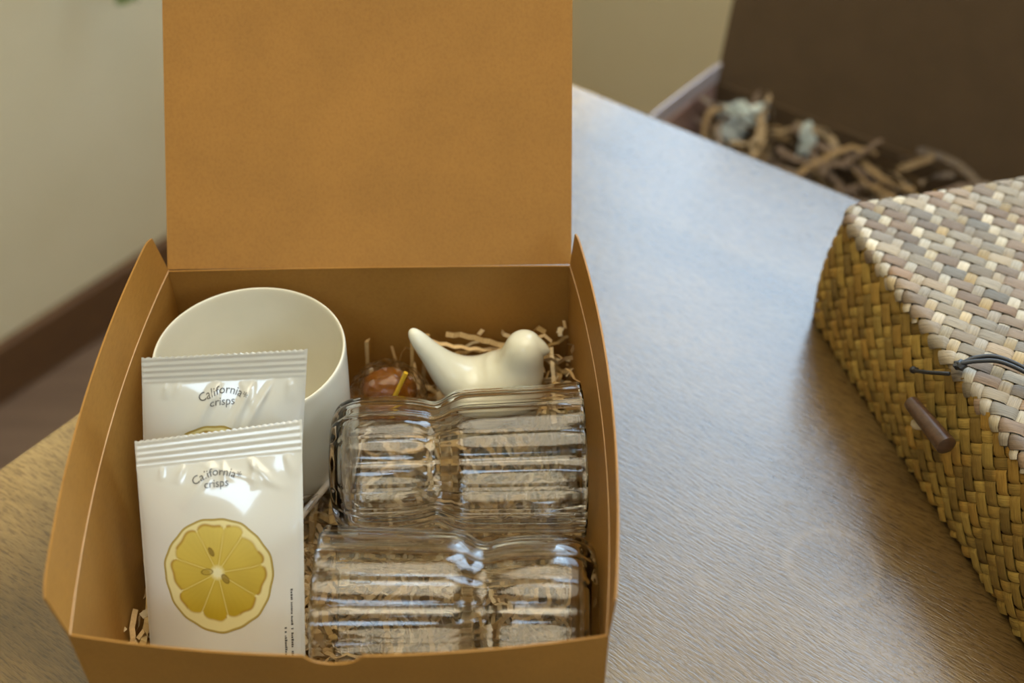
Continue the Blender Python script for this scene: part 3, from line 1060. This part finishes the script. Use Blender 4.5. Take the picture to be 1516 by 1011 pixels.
def weave(parent, mapper, a0, a1, b0, b1, ok, pal_a, pal_b, amp=0.00080, mat=M_strand):
    """diagonal twill, over two and under one"""
    rt = math.sqrt(0.5)
    first = [True]
    lo1, hi1 = math.floor((a0 + b0) * rt / PIT_B) - 1, math.ceil((a1 + b1) * rt / PIT_B) + 1
    lo2, hi2 = math.floor((a0 - b1) * rt / PIT_A) - 1, math.ceil((a1 - b0) * rt / PIT_A) + 1
    sub = 4
    cnt = 0
    for d in (0, 1):
        rows = range(lo2, hi2 + 1) if d == 0 else range(lo1, hi1 + 1)
        cells = np.arange(lo1, hi1 + 1) if d == 0 else np.arange(lo2, hi2 + 1)
        for i in rows:
            # position along the strand in cells
            w = np.arange(cells[0] * sub, cells[-1] * sub + 1) / sub
            p, pl = (PIT_A, PIT_B) if d == 0 else (PIT_B, PIT_A)
            wob = 0.05 * np.sin(w * 0.7 + i) * p
            across = i * p + wob
            along = w * pl
            if d == 0: a = (along + across) * rt; b = (along - across) * rt
            else: a = (across + along) * rt; b = (across - along) * rt
            good = ok(a, b)
            if good.sum() < 3: continue
            # over/under state per cell centre
            def state(c):
                if d == 0: return np.where((c + i) % 3 < 2, 1.0, -1.0)
                return np.where((i + c) % 3 < 2, -1.0, 1.0)
            c0 = np.floor(w + 0.5).astype(int); f = w + 0.5 - c0
            sA = state(c0); sL = state(c0 - 1); sR = state(c0 + 1)
            h = np.where(f < 0.24, sL + (sA - sL) * (0.5 + f / 0.48), np.where(f > 0.76, sA + (sR - sA) * ((f - 0.76) / 0.48), sA))
            h = h * amp
            # colour by float
            pal = pal_a if d == 0 else pal_b
            fid = (c0 + i) // 3
            rs = np.random.default_rng(abs(i * 131 + d * 7919) + 5)
            tone = rs.uniform(0.85, 1.12)
            base = np.array(pal[int(rs.integers(len(pal)))])
            tab = {}
            C = np.zeros((len(w), 3))
            for kk, fi in enumerate(fid):
                if fi not in tab:
                    tab[fi] = (0.25 * base + 0.75 * np.array(pal[int(rs.integers(len(pal)))])) * rs.uniform(0.75, 1.22) * tone
                C[kk] = tab[fi]
            width = p * rs.uniform(0.84, 0.97)
            V, F, CC, UV = [], [], [], []
            run = []
            offs = np.array([-0.5, -0.30, 0.0, 0.30, 0.5]); hh = np.array([-0.00042, -0.00002, 0.00010, -0.00002, -0.00042])
            Pw = []
            for o_, q_ in zip(offs, hh):
                if d == 0: aa = a + o_ * width * rt; bb = b - o_ * width * rt
                else: aa = a + o_ * width * rt; bb = b + o_ * width * rt
                Pw.append(mapper(aa, bb, h + q_))
            Pw = np.stack(Pw, 1)
            idx = np.nonzero(good)[0]
            brk = np.split(idx, np.nonzero(np.diff(idx) > 1)[0] + 1)
            for rn in brk:
                if len(rn) < 3: continue
                bI = len(V)
                V += list(Pw[rn].reshape(-1, 3)); CC += list(np.repeat(C[rn], 5, 0))
                UV += [(w[k] * pl + i * 0.37, o_ * width + i * 0.11) for k in rn for o_ in offs]
                F += [tuple(x) for x in grid_faces(len(rn), 5, bI, d == 1)]
            if not F: continue
            o = mesh('strand', V, F, mat, parent, True)
            set_colors(o, CC)
            uvl = o.data.uv_layers.new(name='UVMap')
            li = np.empty(len(o.data.loops), int); o.data.loops.foreach_get('vertex_index', li)
            uvl.data.foreach_set('uv', np.array(UV, np.float32)[li].ravel())
            cnt += 1
    return cnt


basket = thing('woven_basket', 'rectangular woven grass basket with lid, cord and brown toggle', 'basket', tuple(BC))


def core_box(u0, u1, v0, v1, z0, z1, rad):
    bm = bmesh.new()
    ring = []
    for (cu, cv, q) in ((u0 + rad, v0 + rad, 2), (u1 - rad, v0 + rad, 3), (u1 - rad, v1 - rad, 0), (u0 + rad, v1 - rad, 1)):
        for k in range(9):
            a = (q + k / 8) * math.pi / 2
            ring.append((cu + rad * math.cos(a), cv + rad * math.sin(a)))
    lo = [bm.verts.new(BC + E2 * u - E1 * v + UZ * z0) for u, v in ring]
    hi = [bm.verts.new(BC + E2 * u - E1 * v + UZ * z1) for u, v in ring]
    n = len(ring)
    for k in range(n): bm.faces.new((lo[k], lo[(k + 1) % n], hi[(k + 1) % n], hi[k]))
    bm.faces.new(lo); bm.faces.new(hi)
    bmesh.ops.recalc_face_normals(bm, faces=bm.faces[:])
    return bm


body = from_bm('basket_body', core_box(0.0060, BLU, 0.0058, BLV, 0.0005, 0.0800, 0.015), M_core, basket)
lidp = from_bm('basket_lid', core_box(0.0062, BLU + .002, 0.0058, BLV + .002, 0.0780, BH - 0.0040, 0.018), M_core, basket)


def ok_lid(u, v):
    du = np.maximum(-u, 0); dv = np.maximum(-v, 0)
    return (u < BLU) & (v < BLV) & (du + dv < 0.0042)


n1 = weave(lidp, lambda u, v, h: map_lid(u, v, h)[0], -0.012, BLU, -0.012, BLV, ok_lid, PAL_A, PAL_B)
n2 = weave(body, map_body, -0.06, BLV, 0.0, 0.0815, lambda v, q: (q > 0.0005) & (q < 0.0822) & (v > -0.06) & (v < BLV), PAL_S, PAL_S)
print('strands', n1, n2)

M_cord = mat_new('black_cord', (0.012, 0.012, 0.014), 0.45)
M_toggle = mat_new('dark_wood_toggle', (0.13, 0.065, 0.035), 0.35)
_n = noise(M_toggle, 60, 4, stretch=(1, 6, 6))
L(M_toggle, ramp(M_toggle, _n, [(0.3, (0.050, 0.024, 0.013)), (0.7, (0.095, 0.050, 0.028))]), BS(M_toggle).inputs['Base Color'])
M_pale = mat_new('pale_cord', (0.55, 0.45, 0.30), 0.7)


def bt(u, v, z): return BC + E2 * u - E1 * v + UZ * z


for k in (0, 1):
    e = 0.0013 * (1 if k else -1)
    pts = spline(np.array([bt(0.0035, 0.1500, BH + .0040), bt(0.011, 0.1515 + e, BH + .0065), bt(0.020, 0.1560 + 1.5 * e, BH + .0085), bt(0.030, 0.1665 + 2 * e, BH + .0075), bt(0.040, 0.180 + 2 * e, BH + .004), bt(0.046, 0.190 + e, BH + .0005)]), 40)
    V, F = tube(pts, 0.00115, 10); mesh('cord', V, F, M_cord, basket, True)
kn = bmesh.new(); bmesh.ops.create_icosphere(kn, subdivisions=3, radius=1)
for v in kn.verts:
    s = 1 + .18 * math.sin(6 * v.co.x + 4 * v.co.z) * math.cos(5 * v.co.y)
    q = bt(0.0035, 0.1495, BH + .0022) + E2 * v.co.x * .0038 * s - E1 * v.co.y * .0030 * s + UZ * v.co.z * .0026 * s
    v.co = Vector(q)
from_bm('knot', kn, M_cord, basket, True)
V, F = tube(spline(np.array([bt(-0.0005, 0.1490, 0.0845), bt(-0.0035, 0.1450, 0.0818), bt(-0.0058, 0.1370, 0.0755), bt(-0.0048, 0.1275, 0.0675), bt(-0.0015, 0.1255, 0.0655)]), 24), 0.0011, 10)
mesh('cord', V, F, M_cord, basket, True)
kn = bmesh.new(); bmesh.ops.create_icosphere(kn, subdivisions=2, radius=0.0021, matrix=Matrix.Translation(bt(-0.0045, 0.1262, 0.0664)))
from_bm('knot', kn, M_cord, basket, True)
ta, tb = bt(-0.0085, 0.1355, 0.0532), bt(-0.0085, 0.1750, 0.0579)
w = np.linspace(0, 1, 24)
V, F = tube([ta * (1 - x) + tb * x for x in w], [0.0050 * min(1, math.sqrt(max(0.02, 1 - max(0, (0.06 - x) / 0.06) ** 2))) * (0.80 + 0.28 * x) * min(1, math.sqrt(max(0.02, 1 - max(0, (x - 0.955) / 0.05) ** 2))) for x in w], 20)
mesh('toggle', V, F, M_toggle, basket, True)
V, F = tube(spline(np.array([bt(-0.002, 0.1410, 0.0420), bt(-0.0065, 0.1430, 0.0425), bt(-0.0085, 0.1475, 0.0455), bt(-0.005, 0.1520, 0.0490)]), 16), 0.0021, 10)
mesh('toggle_loop', V, F, M_pale, basket, True)

# ------------------------------------------------------------------ second box on a stool beyond the table
HN, HX = 0.72, -0.201           # hinge corner in room coordinates
Z2 = -0.134                     # its rim
W2, D2, H2 = 0.37, 0.255, 0.155


def rp_(x, n, z): return ER * x + EN * n + UZ * z


stool = thing('wooden_stool', 'wooden stool hidden beyond the table carrying the far carton', 'stool', tuple(rp_(HX + W2 / 2, HN - D2 / 2, ZF)))
room_box('seat', HX + .02, HX + W2 - .02, HN - D2 + .006, HN - .005, Z2 - H2 - .03, Z2 - H2, M_base, stool, .004)
for x in (HX + .05, HX + W2 - .05):
    for n in (HN - D2 + .04, HN - .04):
        room_box('leg', x - .018, x + .018, n - .018, n + .018, ZF, Z2 - H2 - .03, M_base, stool)
box2 = thing('carton', 'open kraft carton, shade put in its colour, standing beyond the far table edge', 'box', tuple(rp_(HX + W2 / 2, HN - D2 / 2, Z2 - H2)))
b = 0.002
room_box('box_floor', HX, HX + W2, HN - D2, HN, Z2 - H2, Z2 - H2 + b, M_kraft_shaded, box2)
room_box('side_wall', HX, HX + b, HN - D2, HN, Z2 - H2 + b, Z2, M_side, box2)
room_box('side_wall', HX + W2 - b, HX + W2, HN - D2, HN, Z2 - H2 + b, Z2, M_kraft_shaded, box2)
room_box('front_wall', HX + b, HX + W2 - b, HN - D2, HN - D2 + b, Z2 - H2 + b, Z2, M_kraft_shaded, box2)
room_box('back_wall', HX + b, HX + W2 - b, HN - b, HN, Z2 - H2 + b, Z2, M_kraft_shaded, box2)
P = np.zeros((8, 8, 3))
for i, w in enumerate(np.linspace(0, 1, 8)):
    for j, u in enumerate(np.linspace(0, 1, 8)):
        P[i, j] = rp_(HX + W2 * u, HN + 0.06 * w, Z2 + 0.36 * w)
V, F = slab(P, EN * b); mesh('lid', V, F, M_kraft_shaded, box2)
P = np.zeros((6, 20, 3))
for i, w in enumerate(np.linspace(0, 1, 6)):
    for j, u in enumerate(np.linspace(0, 1, 20)):
        P[i, j] = rp_(HX + 0.004 * w - 0.003 * bow(u), HN - 0.004 * w - (D2 - .01 * w) * u, Z2 + 0.024 * w)
V, F = slab(P, ER * b); o = mesh('dust_flap', V, F, M_lining, box2, True); o['label'] = 'pale lavender side flap'
P = np.zeros((6, 20, 3))
for i, w in enumerate(np.linspace(0, 1, 6)):
    for j, u in enumerate(np.linspace(0, 1, 20)):
        P[i, j] = rp_(HX + W2 + 0.012 * w, HN - 0.004 * w - (D2 - .01 * w) * u, Z2 + 0.034 * w)
V, F = slab(P, ER * -b); mesh('dust_flap', V, F, M_kraft_shaded, box2, True)


def limit2(x, y):
    p = np.array([x, y, 0]); X = p @ ER; n_ = p @ EN
    if not (HX + .004 < X < HX + W2 - .004 and HN - D2 + .004 < n_ < HN - .004): return None
    k = (X - HX) / W2
    return Z2 - 0.018 + 0.016 * math.sin(k * 9 + 1) * math.sin(n_ * 40) + 0.034 * min(1, max(0, (n_ - HN + .11) / .08))


def samp2(R):
    while True:
        p = rp_(R.uniform(HX + .005, HX + W2 - .005), R.uniform(HN - D2 + .005, HN - .005), 0)
        if limit2(p[0], p[1]) is not None: return p[0], p[1]


o = shreds('shredded_paper', 1000, samp2, limit2, 0.0065, None, [(0.27, 0.18, 0.09), (0.21, 0.16, 0.12), (0.34, 0.25, 0.15), (0.17, 0.12, 0.09)], zlow=Z2 - H2 + .012, seg=(8, 15), step=0.008)
prop(o, 'brown crinkle cut paper heaped in the far carton beyond the table', 'paper filling', kind='stuff')


def crumple(name, label, c, size, mat, seed):
    bm = bmesh.new(); bmesh.ops.create_icosphere(bm, subdivisions=4, radius=1)
    r = random.Random(seed)
    ds = [Vector((r.gauss(0, 1), r.gauss(0, 1), r.gauss(0, 1))).normalized() for _ in range(14)]
    am = [r.uniform(0.5, 1.35) for _ in ds]
    for v in bm.verts:
        d = v.co.normalized()
        k = sorted(((d.dot(q), m_) for q, m_ in zip(ds, am)), reverse=True)
        e = max(0.0, min(1.0, (k[0][0] - k[1][0]) / 0.25))
        s = (k[0][1] * e + 0.5 * (1 - e)) * (0.85 + 0.15 * math.sin(19 * d.x + 13 * d.y + 11 * d.z))
        v.co = Vector(c) + Vector((d.x * size[0], d.y * size[1], d.z * size[2])) * s
    o = from_bm(name, bm, mat, None)
    return prop(o, label, 'tissue paper')


M_tissue = mat_new('pale_green_tissue', (0.62, 0.68, 0.66), 0.3)
# placed on the heap near the hinge of the far carton
crumple('crumpled_tissue', 'larger crumpled pale green tissue at the left end of the far carton', rp_(HX + .047, HN - .035, Z2 - .004), (.026, .020, .026), M_tissue, 1)
crumple('crumpled_tissue', 'smaller crumpled pale green tissue amid brown paper in the far carton', rp_(HX + .125, HN - .040, Z2 - .006), (.013, .012, .022), M_tissue, 2)

# ------------------------------------------------------------------ trailing plant on the left wall
M_leaf = mat_new('leaf_green', (0.12, 0.16, 0.035), 0.4)
M_pot = mat_new('clay_pot', (0.35, 0.18, 0.10), 0.7)
pc = rp_(XA + .075, 0, 0) + EN * 0.585
plant = thing('trailing_plant', 'green trailing plant hanging in front of the beige wall, only its tip showing', 'plant', (pc[0], pc[1], 0.10))
V, F = lathe(smooth_profile([(0.001, 0.0), (0.045, 0.0), (0.052, 0.03), (0.060, 0.09), (0.062, 0.10), (0.056, 0.098), (0.05, 0.07), (0.001, 0.07)], 40), 40)
mesh('pot', [(v[0] + pc[0], v[1] + pc[1], v[2] + .10) for v in V], F, M_pot, plant, True)
room_box('bracket', XA, XA + .11, 0.575, 0.595, 0.085, 0.10, M_base, plant)


def leaf(c, d, l, w):
    d = Vector(d).normalized(); sd = d.cross(Vector((ER[0], ER[1], 0))).normalized(); nn = d.cross(sd)
    P = np.zeros((9, 5, 3))
    for i, u in enumerate(np.linspace(0, 1, 9)):
        ww = w * math.sin(math.pi * min(1, u * .97 + .03)) ** .8
        for j, s in enumerate(np.linspace(-1, 1, 5)):
            P[i, j] = Vector(c) + d * l * u + sd * ww * s * .5 + nn * (0.10 * l * u * u - 0.12 * ww * s * s)
    V, F = slab(P, np.array(nn) * .0006)
    return mesh('leaf', V, F, M_leaf, plant, True)


for k, (dx, zz) in enumerate(((-0.005, -0.256), (0.035, -0.20), (-0.045, -0.17))):
    a = pc + EN * dx * .4 + np.array([0, 0, .17]); e = pc + EN * dx + ER * -.01 + np.array([0, 0, zz + .02])
    pth = spline(np.array([a, pc + EN * dx + ER * .062 + np.array([0, 0, .20]), pc + EN * dx * 1.2 + ER * .06 + np.array([0, 0, .05]), e]), 24)
    V, F = tube(pth, 0.0015, 6); mesh('stem', V, F, M_leaf, plant, True)
    for q in range(7, 24, 3):
        c = pth[q]
        d = np.array([0, 0, -0.6]) + EN * (0.8 if q % 2 else -0.8)
        leaf(c, d, 0.045, 0.03)
